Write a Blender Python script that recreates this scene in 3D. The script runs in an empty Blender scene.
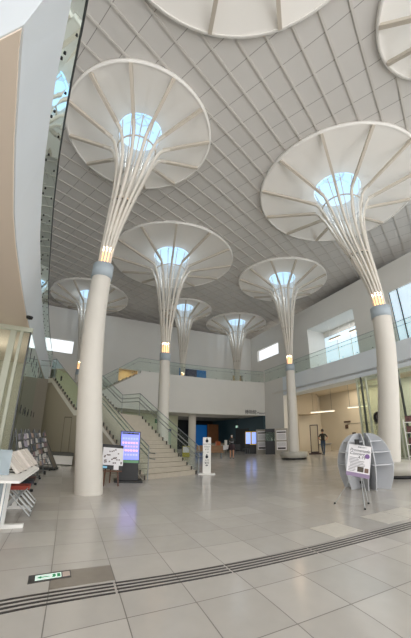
import bpy, bmesh, math, random
from mathutils import Vector, Matrix
random.seed(7)
S = bpy.context.scene
COL = bpy.context.collection
PI = math.pi
def R(d): return math.radians(d)

# ------------------------------------------------------------------ materials
def srgb(h):
    h = h.lstrip('#'); v = [int(h[i:i+2], 16)/255 for i in (0, 2, 4)]
    return tuple(x/12.92 if x <= .04045 else ((x+.055)/1.055)**2.4 for x in v) + (1,)
MATS = {}
def mat(name, col, rough=.6, metal=0, noise=0, nscale=6, emit=0, spec=.5):
    if name in MATS: return MATS[name]
    m = bpy.data.materials.new(name); m.use_nodes = True; nt = m.node_tree
    b = nt.nodes['Principled BSDF']
    c = srgb(col) if isinstance(col, str) else col
    b.inputs['Base Color'].default_value = c
    b.inputs['Roughness'].default_value = rough; b.inputs['Metallic'].default_value = metal
    b.inputs['Specular IOR Level'].default_value = spec
    if noise:
        tc = nt.nodes.new('ShaderNodeTexCoord'); n = nt.nodes.new('ShaderNodeTexNoise'); n.inputs['Scale'].default_value = nscale
        n.inputs['Detail'].default_value = 4
        r = nt.nodes.new('ShaderNodeValToRGB')
        r.color_ramp.elements[0].position = .3; r.color_ramp.elements[1].position = .7
        r.color_ramp.elements[0].color = tuple(x*(1-noise) for x in c[:3]) + (1,)
        r.color_ramp.elements[1].color = tuple(min(1, x*(1+noise)) for x in c[:3]) + (1,)
        nt.links.new(tc.outputs['Object'], n.inputs['Vector']); nt.links.new(n.outputs['Fac'], r.inputs['Fac'])
        nt.links.new(r.outputs['Color'], b.inputs['Base Color'])
    if emit:
        b.inputs['Emission Color'].default_value = c; b.inputs['Emission Strength'].default_value = emit
    MATS[name] = m; return m
def glass(name, col, alpha, rough=.03, gmix=.25):
    """thin architectural glass: mostly see-through, tinted, with a fresnel reflection"""
    if name in MATS: return MATS[name]
    m = bpy.data.materials.new(name); m.use_nodes = True; nt = m.node_tree; nt.nodes.clear()
    out = nt.nodes.new('ShaderNodeOutputMaterial')
    tr = nt.nodes.new('ShaderNodeBsdfTransparent'); tr.inputs[0].default_value = srgb(col)
    gl = nt.nodes.new('ShaderNodeBsdfGlossy'); gl.inputs['Roughness'].default_value = rough; gl.inputs[0].default_value = (.9, 1, .97, 1)
    df = nt.nodes.new('ShaderNodeBsdfDiffuse'); df.inputs[0].default_value = srgb(col)
    lw = nt.nodes.new('ShaderNodeLayerWeight'); lw.inputs[0].default_value = gmix
    m1 = nt.nodes.new('ShaderNodeMixShader'); m2 = nt.nodes.new('ShaderNodeMixShader')
    m1.inputs[0].default_value = alpha
    nt.links.new(tr.outputs[0], m1.inputs[1]); nt.links.new(df.outputs[0], m1.inputs[2])
    nt.links.new(lw.outputs['Fresnel'], m2.inputs[0]); nt.links.new(m1.outputs[0], m2.inputs[1]); nt.links.new(gl.outputs[0], m2.inputs[2])
    nt.links.new(m2.outputs[0], out.inputs[0]); MATS[name] = m; return m

def grid_mat(name, base, line, sx, sy, ang, lw, rough, var=.06, ox=0, oy=0, nz=.05, nscale=1.2, bump=0):
    """flat square tiles with joints, each tile with its own tone"""
    m = bpy.data.materials.new(name); m.use_nodes = True; nt = m.node_tree; b = nt.nodes['Principled BSDF']
    N = nt.nodes.new; L = nt.links.new
    geo = N('ShaderNodeNewGeometry')
    mp = N('ShaderNodeMapping'); mp.vector_type = 'POINT'
    rot = N('ShaderNodeVectorRotate'); rot.rotation_type = 'Z_AXIS'; rot.inputs['Angle'].default_value = -ang
    L(geo.outputs['Position'], rot.inputs['Vector'])
    sub = N('ShaderNodeVectorMath'); sub.operation = 'SUBTRACT'; sub.inputs[1].default_value = (ox, oy, 0); L(rot.outputs[0], sub.inputs[0])
    dv = N('ShaderNodeVectorMath'); dv.operation = 'DIVIDE'; dv.inputs[1].default_value = (sx, sy, 1); L(sub.outputs[0], dv.inputs[0])
    fl = N('ShaderNodeVectorMath'); fl.operation = 'FLOOR'; L(dv.outputs[0], fl.inputs[0])
    fr = N('ShaderNodeVectorMath'); fr.operation = 'SUBTRACT'; L(dv.outputs[0], fr.inputs[0]); L(fl.outputs[0], fr.inputs[1])
    sp = N('ShaderNodeSeparateXYZ'); L(fr.outputs[0], sp.inputs[0])
    def edge(o, w):
        a = N('ShaderNodeMath'); a.operation = 'SUBTRACT'; a.inputs[1].default_value = .5; L(o, a.inputs[0])
        c = N('ShaderNodeMath'); c.operation = 'ABSOLUTE'; L(a.outputs[0], c.inputs[0])
        g = N('ShaderNodeMath'); g.operation = 'GREATER_THAN'; g.inputs[1].default_value = .5-w; L(c.outputs[0], g.inputs[0]); return g.outputs[0]
    ex = edge(sp.outputs[0], lw/sx/2); ey = edge(sp.outputs[1], lw/sy/2)
    mx = N('ShaderNodeMath'); mx.operation = 'MAXIMUM'; L(ex, mx.inputs[0]); L(ey, mx.inputs[1])
    fx = N('ShaderNodeSeparateXYZ'); L(fl.outputs[0], fx.inputs[0])
    cb = N('ShaderNodeCombineXYZ'); L(fx.outputs[0], cb.inputs[0]); L(fx.outputs[1], cb.inputs[1])
    wn = N('ShaderNodeTexWhiteNoise'); wn.noise_dimensions = '2D'; L(cb.outputs[0], wn.inputs['Vector'])
    no = N('ShaderNodeTexNoise'); no.inputs['Scale'].default_value = nscale; no.inputs['Detail'].default_value = 6; L(geo.outputs['Position'], no.inputs['Vector'])
    # tone = 1 + var*(w-.5)*2 + nz*(n-.5)*2
    def madd(o, k, c):
        a = N('ShaderNodeMath'); a.operation = 'MULTIPLY_ADD'; a.inputs[1].default_value = k; a.inputs[2].default_value = c; L(o, a.inputs[0]); return a.outputs[0]
    pw = N('ShaderNodeMath'); pw.operation = 'POWER'; pw.inputs[1].default_value = 2.5; L(wn.outputs['Value'], pw.inputs[0])
    s = N('ShaderNodeMath'); s.operation = 'ADD'; L(madd(pw.outputs[0], 2*var, 1-.6*var), s.inputs[0]); L(madd(no.outputs['Fac'], 2*nz, -nz), s.inputs[1])
    sc = N('ShaderNodeVectorMath'); sc.operation = 'SCALE'; sc.inputs[0].default_value = srgb(base)[:3]; L(s.outputs[0], sc.inputs['Scale'])
    mix = N('ShaderNodeMix'); mix.data_type = 'RGBA'; L(mx.outputs[0], mix.inputs['Factor']); L(sc.outputs[0], mix.inputs['A']); mix.inputs['B'].default_value = srgb(line)
    L(mix.outputs['Result'], b.inputs['Base Color']); b.inputs['Roughness'].default_value = rough
    rr = N('ShaderNodeMath'); rr.operation = 'MULTIPLY_ADD'; rr.inputs[1].default_value = .3; rr.inputs[2].default_value = rough
    L(mx.outputs[0], rr.inputs[0]); L(rr.outputs[0], b.inputs['Roughness'])
    return m

M_wall = mat('white_plaster', '#dcdad5', .8, noise=.02, nscale=.7)
M_wallw = mat('warm_plaster', '#d9d0bf', .8, noise=.02, nscale=.7)
M_fascia = mat('fascia_paint', '#dde4ea', .6, noise=.02, nscale=.5)
M_soffit = mat('soffit_paint', '#efe0d0', .8)
M_dark = mat('slot_shade', '#33302e', .9)
M_conc = mat('column_coating', '#d4cfc6', .55, noise=.02, nscale=2)
M_collar = mat('collar_paint', '#aab5bd', .5)
M_rib = mat('rib_paint', '#dad4ca', .5)
M_canopy = mat('canopy_membrane', '#efece7', .8)
M_tube = mat('arm_paint', '#c9c0b3', .5)
M_sky = mat('skylight_pane', '#b4d8f4', .4, emit=1.0)
M_funnel = glass('funnel_glass_lit', '#ffffff', .0)
def funnel_mat():  # glass given its own blue-to-white glow for the daylight coming through
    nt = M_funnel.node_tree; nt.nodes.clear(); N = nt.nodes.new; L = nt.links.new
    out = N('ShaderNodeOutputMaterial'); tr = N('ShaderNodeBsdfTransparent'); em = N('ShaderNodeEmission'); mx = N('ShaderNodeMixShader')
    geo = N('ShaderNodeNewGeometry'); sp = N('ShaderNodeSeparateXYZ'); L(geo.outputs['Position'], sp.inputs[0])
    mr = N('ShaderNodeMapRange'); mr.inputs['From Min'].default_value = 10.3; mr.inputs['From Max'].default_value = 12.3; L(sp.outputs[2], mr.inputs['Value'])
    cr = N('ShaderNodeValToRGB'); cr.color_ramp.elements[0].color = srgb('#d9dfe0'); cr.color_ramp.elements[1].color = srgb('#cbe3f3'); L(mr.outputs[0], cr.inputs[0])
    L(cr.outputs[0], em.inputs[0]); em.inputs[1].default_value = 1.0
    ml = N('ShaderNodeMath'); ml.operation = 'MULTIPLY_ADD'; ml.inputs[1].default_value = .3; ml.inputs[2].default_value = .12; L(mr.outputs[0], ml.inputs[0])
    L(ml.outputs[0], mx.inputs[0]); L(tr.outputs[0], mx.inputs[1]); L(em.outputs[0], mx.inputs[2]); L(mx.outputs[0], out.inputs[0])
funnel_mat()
M_drum = mat('drum_glow', '#c6dded', .5, emit=.6)  # lining emits by itself in place of daylight down the drum
M_mull = mat('mullion_paint', '#e8f0f4', .5)
M_steel = mat('brushed_steel', '#b4b6b6', .28, 1)
M_dsteel = mat('dark_steel', '#5c5f60', .4, .8)
M_black = mat('black_plastic', '#141416', .45)
M_white = mat('white_paint', '#eceae6', .5)
M_paper = mat('white_paper', '#e9e7ea', .6)
M_grey = mat('grey_board', '#c3c5c9', .75)
M_greye = mat('board_edge', '#7d7f82', .8)
M_wood = mat('brown_wood', '#5b3826', .5, noise=.15, nscale=20)
M_lwood = mat('light_wood', '#8f6c4b', .55, noise=.12, nscale=12)
M_stone = mat('bench_stone', '#b9b5ab', .45, noise=.04, nscale=5)
M_step = mat('stair_stone', '#b3aa9b', .5, noise=.05, nscale=6)
M_nose = mat('nosing_sticker', '#403c38', .6)
M_rail = glass('rail_glass', '#f1f9f5', .05, gmix=.12)
M_store = glass('store_glass', '#f3f6f0', .08, gmix=.16)
M_win = mat('bright_window', '#f2f6fb', .4, emit=1.1)
M_winb = mat('bluish_window', '#cfe2ef', .4, emit=.8)
M_hand = mat('rail_steel', '#93989a', .35, .6)
M_lamp = mat('lamp_diffuser', '#fff2d8', .4, emit=2.2)
M_frame = mat('green_white_frame', '#c8ccbb', .4)
M_ink = mat('dark_ink', '#232533', .7)
M_gink = mat('grey_ink', '#77757c', .7)
M_teal = mat('teal_wall', '#1c3a44', .6)
M_floor = grid_mat('stone_tiles', '#c0bbb4', '#7a756f', .6, .6, 0, .009, .17, var=.07, ox=.01, oy=2.8-.6*5, nz=.06, nscale=5)
BAR_ANG = R(25)
M_ceil = grid_mat('ceiling_panels', '#cbc8c4', '#918e8a', .88, .72, BAR_ANG, .022, .8, var=.02, nz=.02)

# ------------------------------------------------------------------ mesh builder
SPLIT = {'clamp', 'frame_rail', 'bracket', 'foot', 'nosing_mark', 'leg', 'bolt', 'sheet', 'print', 'magazine', 'wire_leg', 'crossbar', 'door_mark', 'photo_print', 'running_figure', 'symbol', 'exhibit', 'slot_backing', 'glass_pane', 'wire', 'small_print', 'face_features', 'shelf_board', 'door_joint'}
class MB:
    def __init__(s): s.v = []; s.f = []; s.smooth = []
    def add(s, vs, fs, sm=False):
        o = len(s.v); s.v += [tuple(v) for v in vs]
        for f in fs: s.f.append(tuple(i+o for i in f)); s.smooth.append(sm)
        return s
    def box(s, c, d, rz=0, M=None):
        vs = []
        for i in (-1, 1):
            for j in (-1, 1):
                for k in (-1, 1):
                    p = Vector((i*d[0]/2, j*d[1]/2, k*d[2]/2))
                    if M: p = M @ p
                    else: p = Matrix.Rotation(rz, 3, 'Z') @ p
                    vs.append(Vector(c)+p)
        return s.add(vs, [(0, 1, 3, 2), (4, 6, 7, 5), (0, 4, 5, 1), (2, 3, 7, 6), (0, 2, 6, 4), (1, 5, 7, 3)])
    def b2(s, x0, x1, y0, y1, z0, z1): return s.box(((x0+x1)/2, (y0+y1)/2, (z0+z1)/2), (abs(x1-x0), abs(y1-y0), abs(z1-z0)))
    def bar(s, p, q, w, h, up=(0, 0, 1)):
        p = Vector(p); q = Vector(q); d = q-p; L = d.length; d.normalize(); u = Vector(up)
        x = d.cross(u)
        if x.length < 1e-4: x = d.cross(Vector((1, 0, 0)))
        x.normalize(); u = x.cross(d).normalized(); M = Matrix((d, x, u)).transposed()
        return s.box((p+q)/2, (L, w, h), M=M)
    def tube(s, pts, r, n=8, cap=True):
        pts = [Vector(p) for p in pts]; rs = r if isinstance(r, (list, tuple)) else [r]*len(pts)
        prev = None; rings = []
        for i, p in enumerate(pts):
            if i == 0: t = pts[1]-p
            elif i == len(pts)-1: t = p-pts[i-1]
            else: t = (pts[i+1]-p).normalized()+(p-pts[i-1]).normalized()
            t.normalize()
            if prev is None:
                a = t.cross(Vector((0, 0, 1)))
                if a.length < 1e-3: a = t.cross(Vector((1, 0, 0)))
            else: a = prev-t*prev.dot(t)
            a.normalize(); prev = a; b = t.cross(a)
            rings.append([p+(a*math.cos(2*PI*k/n)+b*math.sin(2*PI*k/n))*rs[i] for k in range(n)])
        vs = [v for g in rings for v in g]; fs = []
        for i in range(len(pts)-1):
            for k in range(n): fs.append((i*n+k, i*n+(k+1) % n, (i+1)*n+(k+1) % n, (i+1)*n+k))
        s.add(vs, fs, True)
        if cap: s.add(rings[0], [tuple(range(n))]); s.add(rings[-1], [tuple(range(n-1, -1, -1))])
        return s
    def lathe(s, prof, n=32, c=(0, 0, 0), cap=False):
        vs = [(c[0]+r*math.cos(2*PI*k/n), c[1]+r*math.sin(2*PI*k/n), c[2]+z) for r, z in prof for k in range(n)]
        fs = [(i*n+k, i*n+(k+1) % n, (i+1)*n+(k+1) % n, (i+1)*n+k) for i in range(len(prof)-1) for k in range(n)]
        s.add(vs, fs, True)
        if cap:
            s.add(vs[:n], [tuple(range(n))]); s.add(vs[-n:], [tuple(range(n))])
        return s
    def prism(s, poly, z0, z1):
        n = len(poly); vs = [(x, y, z0) for x, y in poly]+[(x, y, z1) for x, y in poly]
        return s.add(vs, [tuple(range(n-1, -1, -1)), tuple(range(n, 2*n))]+[(k, (k+1) % n, n+(k+1) % n, n+k) for k in range(n)])
    def plate(s, poly, M, t):
        """a polygon in local xy extruded by t, placed by a 4x4 matrix"""
        n = len(poly); vs = [M @ Vector((x, y, -t/2)) for x, y in poly]+[M @ Vector((x, y, t/2)) for x, y in poly]
        return s.add(vs, [tuple(range(n-1, -1, -1)), tuple(range(n, 2*n))]+[(k, (k+1) % n, n+(k+1) % n, n+k) for k in range(n)])
    def quad(s, *p): return s.add(p, [tuple(range(len(p)))])
    def comps(s):
        par = list(range(len(s.v)))
        def fd(i):
            while par[i] != i: par[i] = par[par[i]]; i = par[i]
            return i
        key = {}
        for i, v in enumerate(s.v):
            k = (round(v[0], 4), round(v[1], 4), round(v[2], 4))
            if k in key: par[fd(i)] = fd(key[k])
            else: key[k] = i
        for f in s.f:
            for i in f[1:]: par[fd(i)] = fd(f[0])
        g = {}
        for f, sm in zip(s.f, s.smooth): g.setdefault(fd(f[0]), []).append((f, sm))
        out = []
        for fs in g.values():
            mp = {}; q = MB()
            for f, sm in fs:
                nf = []
                for i in f:
                    if i not in mp: mp[i] = len(q.v); q.v.append(s.v[i])
                    nf.append(mp[i])
                q.f.append(tuple(nf)); q.smooth.append(sm)
            out.append(q)
        return out
    def build(s, name, m, parent=None, smooth=None):
        if name in SPLIT or name.startswith('wall_'):
            cs = s.comps()
            if len(cs) > 1:
                os_ = [q.build1(name, m, parent, smooth) for q in cs]
                if name.startswith('wall_') and parent is None:
                    for o in os_: o['kind'] = 'structure'
                return os_[0]
        return s.build1(name, m, parent, smooth)
    def build1(s, name, m, parent=None, smooth=None):
        me = bpy.data.meshes.new(name); me.from_pydata(s.v, [], s.f)
        for p, sm in zip(me.polygons, s.smooth): p.use_smooth = sm if smooth is None else smooth
        bm = bmesh.new(); bm.from_mesh(me); bmesh.ops.recalc_face_normals(bm, faces=bm.faces); bm.to_mesh(me); bm.free()
        me.materials.append(m); o = bpy.data.objects.new(name, me); COL.objects.link(o)
        if parent: o.parent = parent
        return o
def thing(name, label, cat, loc=(0, 0, 0), rz=0, group=None):
    o = bpy.data.objects.new(name, None); COL.objects.link(o); o.location = loc; o.rotation_euler = (0, 0, rz)
    o.empty_display_size = .2
    return tag(o, label, cat, group)
def tag(o, label=None, cat=None, group=None, kind=None):
    if label: o['label'] = label
    if cat: o['category'] = cat
    if group: o['group'] = group
    if kind: o['kind'] = kind
    return o
def struct(name, mb, m, parent=None):
    o = mb.build(name, m, parent)
    if parent is None: o['kind'] = 'structure'
    return o
def frameM(c, ex, ey):
    ex = Vector(ex).normalized(); ey = Vector(ey).normalized(); ez = ex.cross(ey)
    M = Matrix((ex, ey, ez)).transposed().to_4x4(); M.translation = Vector(c); return M
def text(name, s, size, M, m, parent, align='CENTER', bold=0.0, shear=0):
    cu = bpy.data.curves.new(name, 'FONT'); cu.body = s; cu.size = size; cu.align_x = align; cu.align_y = 'CENTER'; cu.offset = bold; cu.shear = shear
    cu.extrude = .002
    t = bpy.data.objects.new(name+'_src', cu); COL.objects.link(t); bpy.context.view_layer.update()
    me = bpy.data.meshes.new_from_object(t.evaluated_get(bpy.context.evaluated_depsgraph_get()))
    bpy.data.objects.remove(t); bpy.data.curves.remove(cu); me.transform(M); me.materials.clear(); me.materials.append(m)
    o = bpy.data.objects.new(name, me); COL.objects.link(o); o.parent = parent; return o

# ------------------------------------------------------------------ camera
YAW, PITCH, ROLL, EYE = 0.4236901696356936, 0.3761671402146487, -0.01256444365659562, 1.45
cd = bpy.data.cameras.new('camera'); cam = bpy.data.objects.new('camera', cd); COL.objects.link(cam); S.camera = cam
cy, sy, cp, sp_ = math.cos(YAW), math.sin(YAW), math.cos(PITCH), math.sin(PITCH)
Rt = Vector((cy, -sy, 0)); Fw = Vector((sy*cp, cy*cp, sp_)); Up = Rt.cross(Fw)
ca, sa = math.cos(ROLL), math.sin(ROLL)
cx_, cu_ = Rt*ca-Up*sa, Rt*sa+Up*ca
Mc = Matrix((cx_, cu_, -Fw)).transposed().to_4x4(); Mc.translation = Vector((0, 0, EYE)); cam.matrix_world = Mc
cd.type = 'PANO'; cd.panorama_type = 'FISHEYE_LENS_POLYNOMIAL'; cd.sensor_fit = 'HORIZONTAL'; cd.sensor_width = 41.1
cd.fisheye_fov = R(260)
K = (0.9135341367616427, 0.3022917119733131, -0.48616734602398654, 0.12340804781406071)
cd.fisheye_polynomial_k0 = 0
cd.fisheye_polynomial_k1 = -K[0]/30; cd.fisheye_polynomial_k2 = -K[1]/30**2
cd.fisheye_polynomial_k3 = -K[2]/30**3; cd.fisheye_polynomial_k4 = -K[3]/30**4
cd.shift_y = .0009; cd.clip_start = .05; cd.clip_end = 200

# ------------------------------------------------------------------ the hall
ZC, ZW, XR, YF = 12.2, 11.6, 17.1, 26.4           # ceiling, wall top, right upper wall, far upper wall
XF, YB = 15.97, 22.5                               # right balcony face, far balcony face
struct('floor', MB().b2(-10, 26, -6, 40, -.3, 0), M_floor)
# tree columns: x, y, disc radius, trunk scale, full trunk
TREES = [(.66, 8.0, 2.78, 1.0), (10.0, 6.84, 3.76, 1.3), (4.87, 16.15, 3.84, 1.3), (13.0, 15.35, 3.22, 1.12),
         (14.3, 24.5, 2.86, 1.0), (8.6, 23.4, 2.25, .85), (.35, 24.3, 3.28, 1.05), (.78, -.1, 3.95, 1.3), (7.4, -.26, 2.25, 1.0)]
def ceiling():
    cu = bpy.data.curves.new('c', 'CURVE'); cu.dimensions = '2D'; cu.fill_mode = 'BOTH'
    def poly(pts):
        sp = cu.splines.new('POLY'); sp.points.add(len(pts)-1)
        for i, p in enumerate(pts): sp.points[i].co = (p[0], p[1], 0, 1)
        sp.use_cyclic_u = True
    poly([(-10, -6), (19, -6), (19, 29), (-10, 29)])
    for x, y, r, s_ in TREES: poly([(x+(r-.12)*math.cos(2*PI*k/40), y+(r-.12)*math.sin(2*PI*k/40)) for k in range(40)])
    t = bpy.data.objects.new('t', cu); COL.objects.link(t); bpy.context.view_layer.update()
    me = bpy.data.meshes.new_from_object(t.evaluated_get(bpy.context.evaluated_depsgraph_get())); bpy.data.objects.remove(t)
    mb = MB(); mb.add([(v.co.x, v.co.y, ZC) for v in me.vertices], [tuple(p.vertices) for p in me.polygons])
    c = struct('ceiling', mb, M_ceil)
    # battens
    bt = MB(); d = Vector((math.cos(BAR_ANG), math.sin(BAR_ANG))); n = Vector((-d.y, d.x))
    for k in range(-20, 46):
        o = n*(k*.72); ts = []
        lo, hi = -1e9, 1e9
        for ax, a, b in ((0, -10, 19), (1, -6, 29)):
            t0, t1 = (a-o[ax])/d[ax], (b-o[ax])/d[ax]; lo = max(lo, min(t0, t1)); hi = min(hi, max(t0, t1))
        if hi-lo < .3: continue
        segs = [(lo, hi)]
        for x, y, r, s_ in TREES:
            q = Vector((x, y))-o; tc = q.dot(d); dist = abs(q.dot(n))
            if dist < r-.05:
                h = math.sqrt((r-.05)**2-dist**2); ns = []
                for a, b in segs:
                    if tc-h > a: ns.append((a, min(b, tc-h)))
                    if tc+h < b: ns.append((max(a, tc+h), b))
                segs = [g for g in ns if g[1]-g[0] > .05]
        for a, b in segs:
            p, q = o+d*a, o+d*b; bt.bar((p.x, p.y, ZC-.024), (q.x, q.y, ZC-.024), .065, .048)
    bt.build('ceiling_batten', mat('batten_paint', '#c6c2bc', .7), c)
ceiling()

def wall_holes(name, m, axis, pos, a0, a1, z0, z1, holes, t=.3):
    """wall in plane axis=pos, spanning a0..a1, with rectangular holes (a,b,za,zb); built as boxes round the holes"""
    mb = MB()
    xs = sorted({a0, a1}|{h[0] for h in holes}|{h[1] for h in holes})
    for i in range(len(xs)-1):
        xa, xb = xs[i], xs[i+1]; zc = [(z0, z1)]
        for h in holes:
            if h[0] <= xa+1e-6 and h[1] >= xb-1e-6:
                nz = []
                for p, q in zc:
                    if h[2] > p: nz.append((p, min(q, h[2])))
                    if h[3] < q: nz.append((max(p, h[3]), q))
                zc = nz
        for p, q in zc:
            if axis == 'x': mb.b2(pos, pos+t, xa, xb, p, q)
            else: mb.b2(xa, xb, pos, pos+t, p, q)
    return struct(name, mb, m)
# upper walls with the openings seen above the galleries
wall_holes('wall_far', M_wall, 'y', YF, -10, XR, 5.9, ZW, [(-2.75, -.35, 7.65, 8.75), (3.8, 5.5, 5.9, 7.0), (14.9, 16.1, 5.9, 7.6)])
wall_holes('wall_right', M_wall, 'x', XR, -6, YF+.3, 5.9, ZW, [(12.75, 17.65, 6.45, 9.8), (21.7, 25.2, 8.85, 9.95), (3.0, 9.8, 6.35, 9.75)])
struct('wall_far', MB().b2(-10, 4.9, YF, YF+.3, 0, 5.9), M_wall)
struct('wall_left', MB().b2(-10.3, -10, -6, 30, 0, 12.6), M_wall)
struct('slot_backing', MB().b2(-10, 19.2, 29, 29.3, 5.9, 12.6).b2(19, 19.3, -6, 29, 9.9, 12.6), M_dark)       # dark sheets added behind the slot for its shade, blocking stray sky light
# bright panes in the holes
def pane(name, axis, pos, a0, a1, z0, z1, m, mullions=(), fr=.05, mm=None):
    mb = MB()
    if axis == 'x': mb.b2(pos, pos+.03, a0, a1, z0, z1)
    else: mb.b2(a0, a1, pos, pos+.03, z0, z1)
    w = struct(name, mb, m)
    f = MB()
    for a in (a0, a1)+tuple(mullions):
        if axis == 'x': f.b2(pos-.06, pos, a-fr/2, a+fr/2, z0, z1)
        else: f.b2(a-fr/2, a+fr/2, pos-.06, pos, z0, z1)
    f.build('window_frame', mm or M_white, w); return w
pane('window_1', 'y', YF+.25, -2.75, -.35, 7.65, 8.75, M_win)
pane('window_2', 'x', XR+.25, 21.7, 25.2, 8.85, 9.95, M_win)
pane('window_3', 'x', XR+.15, 3.0, 9.8, 6.35, 9.75, M_winb, (9.2, 7.9, 6.6, 5.2), .06, M_dsteel)
# room behind the big opening in the right wall
XB = 19.1
struct('wall_right', MB().b2(XR+.3, XB+.3, 17.65, 17.85, 6.2, 10.0), M_wall)
struct('ceiling', MB().b2(XR+.3, XB+.3, 9.0, 17.85, 9.8, 9.95), M_wall)
struct('floor', MB().b2(XR+.3, XB+.3, 9.0, 17.85, 6.1, 6.25), M_wall)
pane('window_4', 'x', XB, 9.0, 17.65, 6.25, 9.3, M_winb, (16.2, 14.8, 13.4, 12.0), .05, M_white)
struct('wall_right', MB().b2(XB-.05, XB+.2, 9.0, 17.65, 9.3, 9.8), M_wall)
# warm lobby behind the far gallery, dim recess at the corner
struct('wall_far', MB().b2(3.5, 5.8, 28, 28.1, 5.9, 7.4).b2(3.6, 3.7, 26.7, 28, 5.9, 7.4).b2(5.6, 5.7, 26.7, 28, 5.9, 7.4).b2(3.5, 5.8, 26.7, 28.1, 7.2, 7.3)
       .b2(14.8, 16.3, 27.2, 27.3, 5.9, 7.8), mat('lobby_paint', '#c9b48c', .8))
dl = tag(MB().lathe([(0, 0), (.12, 0), (.12, -.05), (0, -.05)], 16, (4.6, 27.3, 7.2)).build('downlight', M_lamp), 'round downlight glowing in the warm lobby doorway of the far gallery', 'ceiling light')

# ---- right side: solid wall by the corner, room under the balcony, glass box
struct('wall_right', MB().b2(XF, XR+.3, 19.9, 22.5, 0, 6.2), M_wall)
struct('wall_right', MB().b2(XF+1.3, 22, 21.2, 21.4, 0, 5.1).b2(21.4, 21.6, 8, 21.2, 0, 5.1).b2(XF, 22, 8, 21.4, 4.95, 5.1), M_wallw)
struct('wall_right', MB().b2(17.6, 19.9, 20.0, 21.2, 3.15, 4.95).b2(17.5, 17.6, 20, 21.2, 0, 4.95), mat('alcove_paint', '#b9ac98', .8))
def balcony(name, label, path, zb, zt, inner, m, glassdir=1):
    """path: face line of the slab; inner: closing points behind it"""
    t = thing(name, label, 'balcony', (0, 0, 0))
    MB().prism(list(path)+list(inner), zb, zt).build('slab', m, t)
    return t
def glass_rail(parent, pts, z0, z1, post=1.3, clip=True):
    """pts: list of (x,y) or (x,y,z0) along the railing"""
    P = [Vector((p[0], p[1], (p[2] if len(p) > 2 else z0))) for p in pts]
    h = z1-z0
    g = MB()
    for a, b in zip(P[:-1], P[1:]): g.quad(a, b, b+Vector((0, 0, h)), a+Vector((0, 0, h)))
    gp = g.build('glass_panel', M_rail, parent)
    MB().tube([p+Vector((0, 0, h)) for p in P], .018, 8).build('handrail', M_hand, parent)
    MB().tube([p+Vector((0, 0, h-.28)) for p in P], .012, 6).build('lower_rail', M_hand, parent)
    b = MB(); d = 0
    for a, c in zip(P[:-1], P[1:]):
        L = (c-a).length; k = d
        while k < L:
            q = a+(c-a)*(k/L)
            for zz in (.1, h-.28): b.box(q+Vector((0, 0, zz)), (.045, .045, .045))
            k += post
        d = k-L
    b.build('clamp', M_black, gp)
LEFT = [(-1.02, 1.77), (-1.07, 2.0), (-1.13, 2.35), (-1.24, 3.05), (-1.32, 3.7), (-1.43, 4.6), (-1.51, 5.6), (-1.6, 7.4), (-1.7, 9.4), (-1.78, 12), (-1.83, 15), (-1.87, 18), (-1.91, 21), (-1.93, 26.4)]
LTOP = [(-.80, 1.62), (-.88, 1.95), (-.97, 2.35), (-1.1, 3.05), (-1.19, 3.7), (-1.29, 4.6), (-1.38, 5.6), (-1.5, 7.4), (-1.58, 9.4), (-1.68, 12), (-1.79, 15), (-1.86, 18), (-1.91, 21), (-1.93, 26.4)]
LRAIL = [(-.70, 1.55), (-.8, 1.9), (-.89, 2.35), (-1.0, 3.05), (-1.09, 3.7), (-1.19, 4.6), (-1.28, 5.6), (-1.4, 7.4), (-1.5, 9.4), (-1.64, 12), (-1.77, 15), (-1.86, 18), (-1.91, 21), (-1.93, 26.4)]
lb = thing('balcony', 'large white balcony curving overhead with beige underside above the desk and racks', 'balcony')
n_ = len(LEFT)+2; lo_ = [(-10, 9.5)]+LEFT+[(-10, 26.4)]; hi_ = [(-10, 8.6)]+LTOP+[(-10, 26.4)]
MB().add([(x, y, 4.74) for x, y in lo_]+[(x, y, 6.2) for x, y in hi_],
         [tuple(range(n_-1, -1, -1)), tuple(range(n_, 2*n_))]+[(k, (k+1) % n_, n_+(k+1) % n_, n_+k) for k in range(n_)]).build('fascia', M_fascia, lb)
MB().prism([(x-.02, y+(.03 if i == 0 else 0)) for i, (x, y) in enumerate(LEFT)]+[(-9.9, 26.3), (-9.9, 9.5)], 4.7, 4.74).build('soffit', M_soffit, lb)
def railing_loft(parent, lo, hi, z0, z1, post):
    lo = [Vector((x, y, z0)) for x, y in lo]; hi = [Vector((x, y, z1)) for x, y in hi]; n = len(lo)
    g = MB(); g.add(lo+hi, [(k, k+1, n+k+1, n+k) for k in range(n-1)]); gp = g.build('glass_panel', M_rail, parent)
    MB().tube(hi, .02, 8).build('handrail', M_dsteel, parent)
    b = MB(); d = .2
    for k in range(n-1):
        L = (lo[k+1]-lo[k]).length
        while d < L:
            t_ = d/L
            for u_ in (.06, .2, .72): b.box((lo[k].lerp(lo[k+1], t_)).lerp(hi[k].lerp(hi[k+1], t_), u_), (.035, .035, .035))
            d += post
        d -= L
    b.build('clamp', M_black, gp)
railing_loft(lb, LTOP, LRAIL, 6.2, 7.3, 1.0)
rb = thing('balcony', 'white balcony along the right wall with glass railing', 'balcony')
MB().b2(XF, XR+.3, -6, 19.9, 4.7, 6.2).build('slab', M_fascia, rb)
glass_rail(rb, [(XF+.03, -5.9), (XF+.03, 22.5)], 6.2, 7.3, 1.2)
fb = thing('balcony', 'long white balcony across the far end above the museum entrance', 'balcony')
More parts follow.
